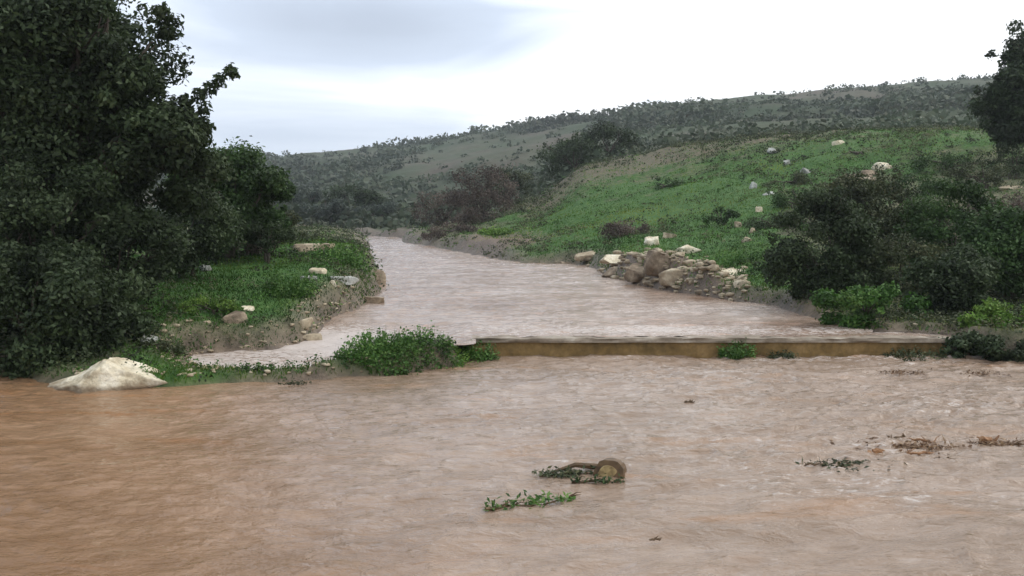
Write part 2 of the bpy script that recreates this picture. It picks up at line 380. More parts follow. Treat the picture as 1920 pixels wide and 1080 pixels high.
# ---------------------------------------------------------------- water
def waves(x, y, a):
    c, s = math.cos(.15), math.sin(.15); X = x * c + y * s; Y = -x * s + y * c
    wx = .5 * fbm(X * .4, Y * .5, 45, 2); h = .8 * fbm(X * .55 + wx, Y * 1.0, 31, 3) + .75 * (1 - np.abs(fbm(X * 1.2 + wx, Y * 2.0 + wx, 35, 3)) * 2.4) + (.10 + .5 * np.clip(.4 + fbm(X * .35, Y * .6, 47, 3), 0, 1)) * (1 - np.abs(fbm(X * 3.2, Y * 6.5 + wx * 3, 41, 2)) * 2)
    return a * h
uw = uv_u(760, 30)
yw = np.concatenate([-np.linspace(0, 6, 20)[::-1] ** 2 + 3.4, np.linspace(3.5, 17.02, 420)])
U, YY = np.meshgrid(uw, yw); XX = U * np.maximum(YY, 3.5) ; XX = np.where(YY < 3.5, U * (3.5 + (3.5 - YY) * .8), XX)
amp = .024 + .026 * ss(XX, -3, 5)
HH = waves(XX, YY, amp)
PXw = pxof(XX, YY)
# water heaping as it comes off the weir's toe and pours round its left end
HH += .03 * np.exp(-((YY - 16.75) / .25) ** 2) * ss(XX, -1, 0)
WK = [(1140, 880, 1.0), (1010, 948, .6), (1700, 842, .5), (1590, 876, .3)]
fw = 0 * XX
for wpx, wpy, wa in WK:                                  # ripples and a slack wake round what floats there
    c_ = onz(wpx, wpy, 0); dx = XX - c_[0]; dy = YY - c_[1]; d_ = np.hypot(dx, dy)
    HH += wa * .016 * np.cos(d_ * 26) * np.exp(-d_ / .35); along = -dx; wid_ = .16 + .22 * np.clip(along, 0, 9)
    v_ = np.exp(-((np.abs(dy + .12 * along) - wid_) / .07) ** 2) * ss(along, .0, .2) * np.exp(-np.clip(along, 0, 9) / .9); HH += wa * .018 * v_; fw = fw + wa * .35 * v_
fo = fw + .12 + .24 * ss(XX, -2, 4) + .25 * fbm(XX * .35, YY * .8, 51, 3) + .25 * np.exp(-((YY - 16.7) / .25) ** 2) * ss(XX, -3, 0)
lw = mesh('flood_water', np.stack([XX, YY, HH], -1).reshape(-1, 3), gridfaces(len(yw), len(uw)), M['lower_water'], smooth=True)
vattr(lw, 'foam', fo.ravel()); vattr(lw, 'silt', np.clip(1 - ss(XX + .35 * (YY - 8), -3.2, .6) + .2 * fbm(XX * .5, YY * .6, 57, 3), 0, 1).ravel()); tag(lw, kind='structure')
# upper water
xs_u = np.linspace(-.45, .52, 520); ys_u = np.exp(np.linspace(math.log(13.6), math.log(112), 480))
U, YY = np.meshgrid(xs_u, ys_u); XX = U * YY
HH = upz(XX, YY) + waves(XX, YY, .028 + .02 * ss(YY, 20, 60)) 
du = polydist(XX, YY, UP)
fo = .30 + .4 * fbm(XX * .3, YY * .5, 61, 3) + .2 * np.exp(-((YY - 18.3) / .9) ** 2) + .5 * (1 - ss(XX, -3.2, -1.4)) * (1 - ss(YY, 18, 22))
V = np.stack([XX, YY, HH], -1).reshape(-1, 3); Fc = gridfaces(len(ys_u), len(xs_u))
keep = ((du.ravel()[Fc] < .9).all(1) & ((V[Fc][:, :, 1] > 18.).all(1) | (du.ravel()[Fc] < .16).all(1))) & ~((V[Fc][:, :, 1] < 17.06).any(1) & (V[Fc][:, :, 0] > -.6).any(1))
Fc = Fc[keep]; usedv = np.unique(Fc); mp_ = np.full(len(V), -1); mp_[usedv] = np.arange(len(usedv))
uo = mesh('river_water', V[usedv], mp_[Fc], M['upper_water'], smooth=True)
vattr(uo, 'foam', fo.ravel()[usedv]); tag(uo, kind='structure')

# ---------------------------------------------------------------- weir
def slab(x0, x1, y0, y1, z0, z1, nx, amp, seed, nz=4, ny=3):
    """closed box with worn, slightly uneven faces"""
    V = []; idx = {}; Fc = []
    def vid(i, j, k):
        key = (i, j, k)
        if key not in idx:
            x = x0 + (x1 - x0) * i / nx; y = y0 + (y1 - y0) * j / ny; z = z0 + (z1 - z0) * k / nz
            e = amp * float(vn(np.array(x * 3.1 + k * 1.7), np.array(z * 9. + j * 3.3), seed)); e2 = amp * .7 * float(vn(np.array(x * 5.3), np.array(y * 6.), seed + 3))
            idx[key] = len(V); V.append((x, y + (e if j == 0 else 0), z + (e2 if k == nz else 0)))
        return idx[key]
    for i in range(nx):
        for k in range(nz): Fc.append((vid(i, 0, k), vid(i + 1, 0, k), vid(i + 1, 0, k + 1), vid(i, 0, k + 1))); Fc.append((vid(i, ny, k), vid(i, ny, k + 1), vid(i + 1, ny, k + 1), vid(i + 1, ny, k)))
        for j in range(ny): Fc.append((vid(i, j, nz), vid(i + 1, j, nz), vid(i + 1, j + 1, nz), vid(i, j + 1, nz))); Fc.append((vid(i, j, 0), vid(i, j + 1, 0), vid(i + 1, j + 1, 0), vid(i + 1, j, 0)))
    for j in range(ny):
        for k in range(nz): Fc.append((vid(0, j, k), vid(0, j, k + 1), vid(0, j + 1, k + 1), vid(0, j + 1, k))); Fc.append((vid(nx, j, k), vid(nx, j + 1, k), vid(nx, j + 1, k + 1), vid(nx, j, k + 1)))
    return V, Fc
we = empty('weir', (3.6, 17.1, 0)); tag(we, 'low concrete weir with a pale coping and brown mossy face across the river', 'weir')
off = np.array([3.6, 17.1, 0])
V, Fc = slab(-.75, 7.95, 16.94, 17.30, -.5, .27, 90, .02, 71); mesh('face_wall', np.array(V) - off, Fc, M['weir_face'], we)
V, Fc = slab(-.70, 7.85, 16.88, 17.34, .272, .345, 90, .022, 75, nz=2); mesh('coping', np.array(V) - off, Fc, M['weir_top'], we)

# ---------------------------------------------------------------- rocks
import bmesh
def rockmesh(seed, sx, sy, sz, rough=.13, cuts=15, sub=4):
    r = np.random.default_rng(seed); bm = bmesh.new(); bmesh.ops.create_icosphere(bm, subdivisions=sub, radius=1)
    V = np.array([v.co[:] for v in bm.verts]); Fc = np.array([[v.index for v in f.verts] for f in bm.faces]); bm.free()
    for _ in range(cuts):                                # flat broken faces
        n_ = r.normal(size=3) * [1, 1, .8]
        if _ % 2: n_ = np.sign(n_) * np.abs(n_) ** 1.7                           # mostly square-on breaks
        n_ /= np.linalg.norm(n_); d = r.uniform(.42, .8); e = V @ n_ - d
        V = V - np.outer(np.clip(e, 0, None), n_)
    q = fbm(V[:, 0] * 2.1 + seed, V[:, 1] * 2.1 + V[:, 2] * 1.7, seed, 4); V = V * (1 + rough * q)[:, None]
    q = fbm(V[:, 0] * 7 + seed, V[:, 2] * 7 + V[:, 1] * 5, seed + 5, 3); V = V * (1 + rough * .25 * q)[:, None]
    V[:, 2] = np.where(V[:, 2] < -.35, -.35 + (V[:, 2] + .35) * .2, V[:, 2])
    V = V / np.abs(V).max(0); return V * np.array([sx, sy, sz]), Fc
def rock(px, py, wpx, hpx, mat, label, cat='rock', group=None, name='rock', Y=None, rough=.13, depth=.8, z=None, seed=None):
    p = hit(px, py + hpx * .45) if Y is None else at(px, py + hpx * .45, Y)
    if z is not None: p = onz(px, py + hpx * .45, z)
    k = p[1] / F; sx = wpx * k / 2; sz = hpx * k / 1.45
    V, Fc = rockmesh(seed or int(px * 7 + py), sx, sx * depth, sz, rough)
    o = mesh(name, V, Fc, M[mat], loc=(p[0], p[1] + sx * depth * .3, p[2] - sz * .04), smooth=False)
    o.rotation_euler = (0, 0, rng.uniform(-.25, .25)); tag(o, label, cat, group); return o
SL = 'pale rocks scattered on the green slope'
IS = 'stones on the grassy left bank'
OC = 'rocks of the outcrop at the river edge'
rocks = [
 (1572, 266, 30, 12, 'pale_rock', 'small pale rock highest on the bright green slope', SL),
 (1661, 308, 44, 20, 'pale_rock', 'white boulder right of the long tan ledge on the green slope', SL),
 (1605, 337, 105, 22, 'tan_rock', 'long flat tan ledge of rock lying across the upper green slope', SL),
 (1632, 322, 50, 18, 'brown_rock', 'brown rock between the long tan ledge and the white boulder', SL),
 (1452, 280, 26, 16, 'grey_rock', 'grey green rock near the top edge of the slope', SL),
 (1476, 303, 18, 14, 'grey_rock', 'little grey rock just below the one at the top edge of the slope', SL),
 (1511, 318, 28, 16, 'grey_rock', 'grey rock left of the long tan ledge', SL),
 (1412, 346, 16, 18, 'grey_rock', 'small upright pale rock in the middle of the bright grass', SL),
 (1444, 361, 28, 9, 'grey_rock', 'low flat rock just below the small upright rock in the grass', SL),
 (1424, 390, 16, 13, 'pale_rock', 'small whitish rock left of the tall dark shrub', SL),
 (1384, 419, 14, 14, 'tan_rock', 'small tan rock above the right end of the outcrop', SL),
 (1411, 430, 16, 14, 'tan_rock', 'tan stone beside the foot of the dark shrub', SL),
 (1402, 447, 22, 12, 'tan_rock', 'lowest tan stone of the short line beside the dark shrub', SL),
 (1812, 418, 50, 18, 'grey_rock', 'grey rock half hidden among the shrubs at right', SL),
 (1895, 350, 50, 12, 'tan_rock', 'tan rock below the dark tree at the right edge', SL),
 (1554, 375, 24, 16, 'grey_rock', 'grey rock above the top of the dark shrub', SL),
 (1226, 448, 40, 22, 'pale_rock', 'pale pointed rock at the top of the outcrop', OC),
 (1255, 440, 34, 14, 'tan_rock', 'small tan rock right behind the pale pointed one', OC),
 (1108, 475, 66, 18, 'tan_rock', 'leftmost rock of the outcrop, tan and flat', OC),
 (1160, 481, 80, 17, 'pale_rock', 'long pale ledge in the left half of the outcrop', OC),
 (1292, 464, 64, 22, 'pale_rock', 'pale block at the upper right of the outcrop', OC),
 (1246, 478, 70, 44, 'brown_rock', 'big brown boulder in the middle of the outcrop', OC),
 (1200, 506, 60, 34, 'brown_rock', 'dark brown rock low at the water edge of the outcrop', OC),
 (1268, 514, 66, 36, 'tan_rock', 'broad tan rock low in the outcrop facing the river', OC),
 (1150, 508, 50, 22, 'brown_rock', 'brown rock at the lower left of the outcrop touching the water', OC),
 (1302, 492, 48, 24, 'tan_rock', 'tan rock between the pale block and the broad low rock', OC),
 (1368, 508, 126, 14, 'pale_rock', 'long thin pale slab of rock right of the outcrop', OC),
 (1390, 520, 26, 24, 'tan_rock', 'tan stone standing below the long thin slab', OC),
 (1060, 494, 26, 16, 'brown_rock', 'dark stone at the water edge left of the outcrop', OC),
 (1225, 548, 44, 10, 'brown_rock', 'low dark stone lying in the water below the outcrop', OC),
 (1300, 552, 70, 10, 'brown_rock', 'flat muddy stone at the waterline below the outcrop', OC),
 (597, 460, 100, 14, 'tan_rock', 'long flat tan rock at the top of the left bank', IS),
 (598, 506, 34, 13, 'pale_rock', 'bright white stone in the grass of the left bank', IS),
 (643, 522, 66, 15, 'grey_rock', 'flat grey stone near the river side of the left bank', IS),
 (622, 528, 18, 12, 'pale_rock', 'little white stone touching the flat grey stone', IS),
 (578, 520, 36, 14, 'grey_rock', 'grey stone just below the bright white stone', IS),
 (386, 500, 30, 18, 'grey_rock', 'grey stone in front of the dark bushes on the left bank', IS),
 (466, 576, 34, 14, 'pale_rock', 'white stone on top of the brown hump in the left bank grass', IS),
 (435, 592, 56, 30, 'brown_rock', 'brown hump of rock in the middle of the left bank grass', IS),
 (566, 600, 40, 22, 'tan_rock', 'pinkish tan stone near the water on the left bank', IS),
 (580, 630, 50, 18, 'tan_rock', 'lowest tan stone by the water edge of the left bank', IS),
 (690, 560, 60, 22, 'brown_rock', 'brown stone at the tip of the left bank beside the river', IS),
 (712, 515, 24, 44, 'brown_rock', 'upright dark stone standing at the river edge of the left bank', IS),
 (276, 632, 46, 20, 'grey_rock', 'grey stone under the dark bushes behind the pale mound', IS),
]
for px, py, w, h, m_, lab, grp in rocks: rock(px, py, w, h, m_, lab, 'rock', grp)
# pale limestone mound at lower left
p = onz(212, 728, 0.0)
V, Fc = rockmesh(911, 1.46, .8, .40, .15, 14, 5); V[:, 0] *= .88
V[:, 2] *= 1 + .13 * fbm(V[:, 0] * 4.5, V[:, 1] * 3, 915, 3) + .05 * np.round(2 * vn(V[:, 0] * 3 + 5, V[:, 1] * 4, 917)) 
V[:, 2] = V[:, 2] * np.clip(1.04 - .62 * np.abs(V[:, 0] + .1) / 1.36 - .18 * (V[:, 1] / .8) ** 2, .2, 1.2)
mb = mesh('boulder', V, Fc, M['pale_rock'], loc=(p[0] + .02, p[1] + .45, .02)); tag(mb, 'large low pale cream limestone boulder at the flood edge below the dark tree', 'boulder')
# rubble (uncountable small stones) along the outcrop and the waterlines
def rubble(n, seed):
    r = np.random.default_rng(seed); base, Fb = rockmesh(5, 1, 1, .6, .03, 16, 2); Vs = []; Fs = []; o = 0; k = 0
    while k < n:
        q = r.uniform()
        if q < .34: u = r.uniform(.055, .24); y = 33 - (u - .07) * 55 + r.normal() * 2.6 - .5
        elif q < .8: u = r.uniform(-.45, -.12); y = r.uniform(14.2, 24)
        else: u = r.uniform(.0, .5); y = r.uniform(17, 45)
        x = u * y; h, du, dl = terrain(np.array([x]), np.array([y])); 
        if h[0] < upz(x, y) - .02 or dl[0] < .1 or (q >= .34 and du[0] > .6 and dl[0] > .8): continue
        s_ = r.uniform(.02, .07) * (1 + (y / 28) * (q < .34) * r.uniform(0, 2.2)); a = r.uniform(0, 6.28); c_, n_ = math.cos(a), math.sin(a)
        V = base * (s_ * r.uniform(.6, 1.3, 3)); V = np.stack([V[:, 0] * c_ - V[:, 1] * n_, V[:, 0] * n_ + V[:, 1] * c_, V[:, 2]], 1) + [x, y, h[0]]
        Vs.append(V); Fs.append(Fb + o); o += len(V); k += 1
    return mesh('rubble', np.concatenate(Vs), np.concatenate(Fs), M['tan_rock'])
tag(rubble(800, 19), 'small broken stones strewn along the muddy water edges', 'rubble', kind='stuff')

# ---------------------------------------------------------------- foliage
def leafquads(C, Nn, size, r, asp=.5):
    n = len(C); t = r.normal(size=(n, 3)); t -= (t * Nn).sum(1)[:, None] * Nn; t /= np.linalg.norm(t, axis=1)[:, None] + 1e-9
    b = np.cross(Nn, t); s = size * r.uniform(.6, 1.4, n)[:, None]
    base = C - t * s * .5; tip = C + t * s * .5; m1 = C + b * s * asp * .5 + Nn * s * .08; m2 = C - b * s * asp * .5 + Nn * s * .08
    V = np.stack([base, m1, tip, m2], 1).reshape(-1, 3); Fc = np.arange(4 * n).reshape(n, 4)
    return V, Fc
def cloud(clumps, size, r, asp=.55, shell=.45, updir=.35):
    Vs, Fs, Ts, o = [], [], [], 0
    for c, rad, n in clumps:
        d = r.normal(size=(n, 3)); d /= np.linalg.norm(d, axis=1)[:, None]
        q = r.uniform(shell ** 3, 1, n) ** (1 / 3.); q *= 1 + .22 * r.normal(size=n)
        C = np.asarray(c) + d * q[:, None] * np.asarray(rad)
        Nn = d * .6 + r.normal(size=(n, 3)) * .6 + np.array([0, 0, updir]); Nn /= np.linalg.norm(Nn, axis=1)[:, None]
        V, Fc = leafquads(C, Nn, size, r, asp); Vs.append(V); Fs.append(Fc + o); o += len(V)
        Ts.append(np.clip(r.uniform(0, 1) * .45 + r.uniform(0, .55, n), 0, 1))
    return np.concatenate(Vs), np.concatenate(Fs), np.concatenate(Ts)
def tube(path, rad, r, k=7, wob=.0):
    P = np.asarray(path, float); V = []; Fc = []
    for i, p in enumerate(P):
        d = P[min(i + 1, len(P) - 1)] - P[max(i - 1, 0)]; d /= np.linalg.norm(d) + 1e-9
        a = np.cross(d, [0, 1, .2] if abs(d[1]) < .8 else [1, 0, 0]); a /= np.linalg.norm(a); b = np.cross(d, a)
        for j in range(k):
            th = 2 * math.pi * j / k; q = rad[i] * (1 + wob * r.uniform(-1, 1)); V.append(p + q * (math.cos(th) * a + math.sin(th) * b))
    for i in range(len(P) - 1):
        for j in range(k):
            jj = (j + 1) % k; Fc.append((i * k + j, i * k + jj, (i + 1) * k + jj, (i + 1) * k + j))
    Fc.append(tuple(range(k))[::-1]); Fc.append(tuple((len(P) - 1) * k + j for j in range(k)))
    return V, Fc
def bend(a, b, r, n=6, amp=.12):
    a = np.asarray(a, float); b = np.asarray(b, float); L_ = np.linalg.norm(b - a); o = r.normal(size=(n, 3)) * L_ * amp * .35
    t = np.linspace(0, 1, n)[:, None]; p = a + (b - a) * t + np.array([0, 0, L_ * .08]) * np.sin(math.pi * t); p[1:-1] += o[1:-1] * .6; return p
def plant(name, base, clumps, leaf, size, label, cat, seed, trunk_r=.08, limbs=12, asp=.55, group=None, shell=.45, fork=.35, multi=1, trunkmat='bark'):
    """clumps in world space; base = root point"""
    r = np.random.default_rng(seed); base = np.asarray(base, float)
    root = empty(name, base); tag(root, label, cat, group)
    cl = [(np.asarray(c) - base, rad, n) for c, rad, n in clumps]
    V, Fc, T = cloud(cl, size, r, asp, shell); mesh('crown', V, Fc, M[leaf], root, tint=T)
    ctr = np.mean([c for c, _, _ in cl], 0); V = []; Fc = []
    fk = np.array([ctr[0] * .5, ctr[1] * .5, max(ctr[2] * fork, .05)])
    def add(path, rad, k=7):
        v, f = tube(path, rad, r, k, .12); o = len(V); V.extend(v); Fc.extend([tuple(i + o for i in q) for q in f])
    for m in range(multi):
        s = np.array([r.normal() * trunk_r * 1.5, r.normal() * trunk_r * 1.5, 0]) if multi > 1 else np.zeros(3)
        add(bend(s + [0, 0, -.25], fk + s * 1.5, r), np.linspace(trunk_r * 1.25, trunk_r * .8, 6), 9)
    pick = r.permutation(len(cl))[:limbs]
    for i in pick:
        e = cl[i][0]; add(bend(fk, e, r, 7, .16), np.linspace(trunk_r * .55, trunk_r * .08, 7), 6)
        for q in range(3):
            e2 = e + r.normal(size=3) * np.asarray(cl[i][1]) * .7; add(bend(e * .8 + fk * .2, e2, r, 4, .1), np.linspace(trunk_r * .14, trunk_r * .04, 4), 4)
    mesh('trunk', V, Fc, M[trunkmat], root, smooth=True)
    return root
def blob(cx, cy, cz, rx, ry, rz, n, cr, leaves, seed, surf=.55, low=-1):
    """n leaf clumps spread through an ellipsoid, more of them towards its outside"""
    r = np.random.default_rng(seed); out = []
    for _ in range(n):
        d = r.normal(size=3); d /= np.linalg.norm(d); d[2] = max(d[2], low); q = r.uniform(surf ** 3, 1) ** (1 / 3.)
        c = np.array([cx, cy, cz]) + d * q * np.array([rx, ry, rz]); s = cr * r.uniform(.6, 1.35)
        out.append((c, (s, s, s * .75), int(leaves * (s / cr) ** 2)))
    return out
def pblob(px, py, Y, wpx, hpx, n, crpx, leaves, seed, ry=None, surf=.5, low=-1):
    c = at(px, py, Y); k = Y / F; rx = wpx * k / 2; rz = hpx * k / 2
    ry = ry if ry else rx * .8; out = blob(c[0], c[1], c[2], rx, ry, rz, n, crpx * k, leaves, seed, surf, low)
    r = np.random.default_rng(seed + 7000)                 # stray sprays that break the outline
    for _ in range(max(3, n // 3)):
        d = r.normal(size=3); d /= np.linalg.norm(d); d[2] = abs(d[2]) * 1.1 - .15; q = r.uniform(.98, 1.2); s_ = crpx * k * r.uniform(.22, .5)
        out.append((c + d * q * np.array([rx, ry, rz]), (s_, s_, s_ * 1.1), max(8, int(leaves * (s_ / (crpx * k)) ** 2 * .8))))
    return out
def base_at(px, Y):
    x = (px - 960) / F * Y; return (x, Y, gz(x, Y))

# --- big tree at left
Yt = 18.5
cl = pblob(60, 170, Yt + .8, 500, 460, 84, 50, 700, 1, ry=2.0) + pblob(85, 80, Yt + 1.2, 290, 380, 50, 42, 600, 9, ry=1.6) + pblob(270, 330, Yt + 1, 260, 170, 24, 36, 650, 10, ry=.9)
cl += pblob(-120, 150, Yt, 460, 700, 40, 55, 800, 2, ry=2.2)
cl += pblob(240, 180, Yt, 140, 230, 17, 30, 380, 3, ry=.9) + pblob(310, 270, Yt, 180, 120, 16, 32, 520, 8, ry=.9)
cl += pblob(150, 40, Yt, 130, 110, 9, 32, 420, 4, ry=.8)
cl += pblob(265, 110, Yt, 90, 110, 9, 22, 240, 5, ry=.5)
cl += pblob(300, 45, Yt, 50, 50, 4, 17, 130, 6, ry=.3)
cl += pblob(335, 245, Yt, 90, 90, 7, 27, 380, 7, ry=.6)
for (a, b, s_, n_) in ((350, 190, 16, 100), (375, 180, 15, 110), (395, 165, 13, 90), (413, 150, 13, 80), (432, 134, 12, 100), (440, 140, 8, 30), (385, 205, 12, 60), (300, 170, 14, 60), (215, 60, 12, 50), (205, 20, 12, 40)):
    c = at(a, b, Yt); cl.append((c, (s_ * Yt / F,) * 3, n_))
big = plant('tree', base_at(95, Yt + .2), cl, 'dark_leaf', .105, 'large dark leafy tree filling the upper left with one branch reaching out over the sky', 'tree', 101, .2, 34, fork=.4)
# --- rounded tree right of it
cl = pblob(420, 375, 26, 190, 190, 34, 34, 700, 11, ry=1.3) + pblob(500, 385, 26, 100, 120, 14, 24, 450, 12, ry=.9)
plant('tree', base_at(430, 26), cl, 'mid_leaf', .11, 'rounded olive green tree right of the large dark tree on the left bank', 'tree', 102, .11, 14)
# --- dark shrubs under the big tree
sh = [
 (70, 420, 17.6, 320, 260, 40, 42, 650, 'dark_leaf', 'dark bush under the big tree against the left edge of the picture'),
 (60, 590, 15.6, 330, 250, 46, 38, 600, 'dark_leaf', 'dark bush hanging over the flood at the far left edge'),
 (220, 465, 18.5, 240, 180, 34, 34, 550, 'dark_leaf', 'blackish green bush below the trunk of the big tree'),
 (180, 600, 16.2, 190, 170, 24, 28, 420, 'dark_leaf', 'dark bush directly behind the pale boulder'),
 (40, 690, 15.3, 190, 60, 20, 20, 300, 'dark_leaf', 'low dark brush at the waterline left of the pale boulder'),
 (125, 560, 16.6, 230, 190, 32, 34, 520, 'dark_leaf', 'dark bush between the far left bush and the one behind the boulder'),
 (345, 430, 22, 210, 150, 26, 28, 450, 'dark_leaf', 'dark bush at the foot of the rounded olive tree'),
]
for i, (px, py, Y, w, h, n_, cr, lv, lm, lab) in enumerate(sh):
    plant('shrub', base_at(px, Y), pblob(px, py, Y, w, h, n_, cr, lv, 200 + i, ry=w * Y / F * .38), lm, .085, lab, 'shrub', 300 + i, .05, 10, multi=4, fork=.3)
sh2 = [
 (455, 455, 27, 130, 70, 18, 18, 260, 'brown_leaf', .07, 'low brown bush between the rounded tree and the left bank grass'),
 (515, 430, 30, 110, 60, 16, 16, 240, 'olive_leaf', .08, 'low olive bush at the right foot of the rounded tree'),
 (500, 440, 25, 90, 50, 14, 15, 240, 'dark_leaf', .07, 'dark low bush filling the gap under the rounded olive tree'),
 (300, 660, 16.0, 90, 50, 12, 14, 120, 'olive_leaf', .06, 'thin brownish undergrowth plant beside the pale boulder'),
 (1548, 480, 22, 200, 240, 52, 26, 520, 'dark_leaf', .085, 'tall dark green shrub on the right bank above the water'),
 (1630, 410, 27, 200, 170, 34, 26, 420, 'olive_leaf', .10, 'olive shrub behind the tall dark shrub on the right bank'),
 (1790, 440, 25, 190, 190, 40, 24, 320, 'mid_leaf', .09, 'loose green shrub with a grey rock beside it on the right slope'),
 (1680, 520, 22, 170, 150, 34, 22, 360, 'olive_leaf', .07, 'twiggy brown shrub between the dark shrubs on the right bank'),
 (1780, 545, 19.5, 170, 150, 36, 24, 420, 'dark_leaf', .08, 'dark shrub close to the right end of the weir'),
 (1895, 500, 21, 170, 220, 40, 26, 420, 'mid_leaf', .09, 'green shrub cut by the right edge of the picture'),
 (1630, 580, 18.7, 200, 90, 26, 18, 260, 'green_leaf', .08, 'bright green leafy bush at the foot of the tall dark shrub'),
 (1885, 612, 17.6, 200, 84, 44, 17, 260, 'lime_leaf', .075, 'yellow green plant spreading over the right end of the weir'),
 (1860, 652, 16.7, 170, 56, 34, 15, 240, 'dark_leaf', .07, 'low dark plant under the yellow green one at the right end of the weir'),
 (1480, 345, 52, 90, 40, 14, 12, 160, 'olive_leaf', .10, 'low olive bush on the green slope left of the long tan ledge'),
 (1530, 415, 36, 110, 60, 16, 16, 200, 'mid_leaf', .09, 'green bush rising behind the top of the tall dark shrub'),
 (1720, 360, 38, 150, 60, 18, 16, 200, 'mid_leaf', .09, 'low green bush on the upper right slope below the white boulder'),
 (1840, 330, 42, 130, 50, 16, 14, 180, 'olive_leaf', .09, 'low olive bush below the dark tree on the right slope'),
 (1880, 400, 31, 130, 70, 18, 18, 220, 'brown_leaf', .08, 'brown twiggy bush beside the tan rock at right'),
 (1700, 440, 29, 120, 70, 18, 18, 220, 'mid_leaf', .08, 'green bush between the olive shrub and the loose green one on the right slope'),
 (1470, 500, 26, 100, 70, 16, 16, 220, 'dark_leaf', .07, 'small dark bush at the left foot of the tall dark shrub'),
 (1600, 300, 57, 100, 24, 12, 9, 110, 'olive_leaf', .11, 'low brush just above the long tan ledge'),
 (1350, 405, 42, 60, 26, 9, 9, 120, 'mid_leaf', .09, 'small green bush alone in the middle of the bright slope'),
 (1240, 345, 60, 80, 24, 10, 9, 120, 'mid_leaf', .11, 'small dark green bush high on the bright slope below the skyline'),
 (395, 575, 18.2, 110, 34, 14, 11, 160, 'lime_leaf', .05, 'low yellow green bush left of the brown hump on the left bank'),
 (1450, 425, 38, 90, 50, 14, 14, 180, 'dark_leaf', .08, 'dark bush climbing the slope left of the tall dark shrub'),
 (1500, 375, 44, 120, 50, 16, 13, 170, 'mid_leaf', .09, 'dull green bush between the slope rocks and the tall dark shrub'),
 (1620, 360, 45, 130, 44, 16, 13, 170, 'olive_leaf', .09, 'olive bush right below the long tan ledge'),
 (1780, 310, 50, 150, 40, 16, 12, 160, 'mid_leaf', .10, 'low green bush left of the dark tree on the right slope'),
 (1895, 300, 44, 100, 50, 14, 13, 180, 'dark_leaf', .09, 'dark bush at the foot of the blackish tree at the right edge'),
 (1740, 400, 34, 130, 50, 16, 14, 180, 'olive_leaf', .08, 'olive bush above the loose green shrub on the right slope'),
 (1172, 438, 44, 100, 46, 18, 14, 200, 'brown_leaf', .09, 'reddish brown leafless bush above the outcrop'),
 (905, 372, 74, 130, 110, 26, 18, 260, 'brown_leaf', .16, 'large greyish brown bare bush behind the left tip of the green slope'),
 (835, 392, 80, 110, 70, 18, 15, 220, 'brown_leaf', .16, 'smaller brown bare bush left of the large bare one'),
 (850, 435, 66, 150, 26, 20, 10, 160, 'brown_leaf', .12, 'low line of purplish brown brush at the far river edge'),
 (955, 355, 82, 90, 70, 14, 14, 220, 'olive_leaf', .18, 'olive bush right of the large bare bush'),
 (1075, 292, 92, 130, 70, 22, 17, 300, 'dark_leaf', .22, 'dark bush on the skyline of the green slope, left of its twin'),
 (1140, 268, 95, 100, 60, 18, 16, 300, 'dark_leaf', .22, 'dark bush on the skyline of the green slope, nearer the ridge'),
 (665, 372, 118, 110, 46, 20, 12, 240, 'dark_leaf', .26, 'dark green bush on the lower part of the far hill'),
 (610, 392, 110, 100, 36, 18, 10, 200, 'grey_leaf', .24, 'grey green bush left below the dark one on the far hill'),
 (715, 395, 112, 90, 30, 16, 9, 200, 'grey_leaf', .24, 'grey green bush right below the dark one on the far hill'),
 (570, 372, 122, 60, 40, 12, 10, 180, 'grey_leaf', .24, 'small grey bush beside the rounded olive tree on the far hill'),
]
for i, (px, py, Y, w, h, n_, cr, lv, lm, sz, lab) in enumerate(sh2):
    lowY = Y
    plant('shrub', base_at(px, Y), pblob(px, py, Y, w, h, n_, cr, lv, 400 + i, ry=w * Y / F * .35), lm, sz, lab, 'shrub', 500 + i, .03 * Y / 20, 8, multi=3, fork=.3)
# --- tree at the right edge, on the slope
Yr = 46
cl = pblob(1905, 180, Yr, 120, 200, 34, 20, 520, 21, ry=1.3) + pblob(1935, 110, Yr, 90, 110, 14, 17, 380, 22, ry=.9) + pblob(1960, 180, Yr, 160, 260, 30, 22, 480, 23, ry=1.6)
cl += [(at(1903, 50, Yr), (.35, .35, .3), 130), (at(1912, 75, Yr), (.4, .4, .4), 220), (at(1850, 195, Yr), (.5, .5, .35), 200), (at(1845, 230, Yr), (.3, .3, .3), 100)]
plant('tree', base_at(1925, Yr), cl, 'dark_leaf', .17, 'blackish tree on the slope cut by the right edge of the picture', 'tree', 103, .17, 18, fork=.35)

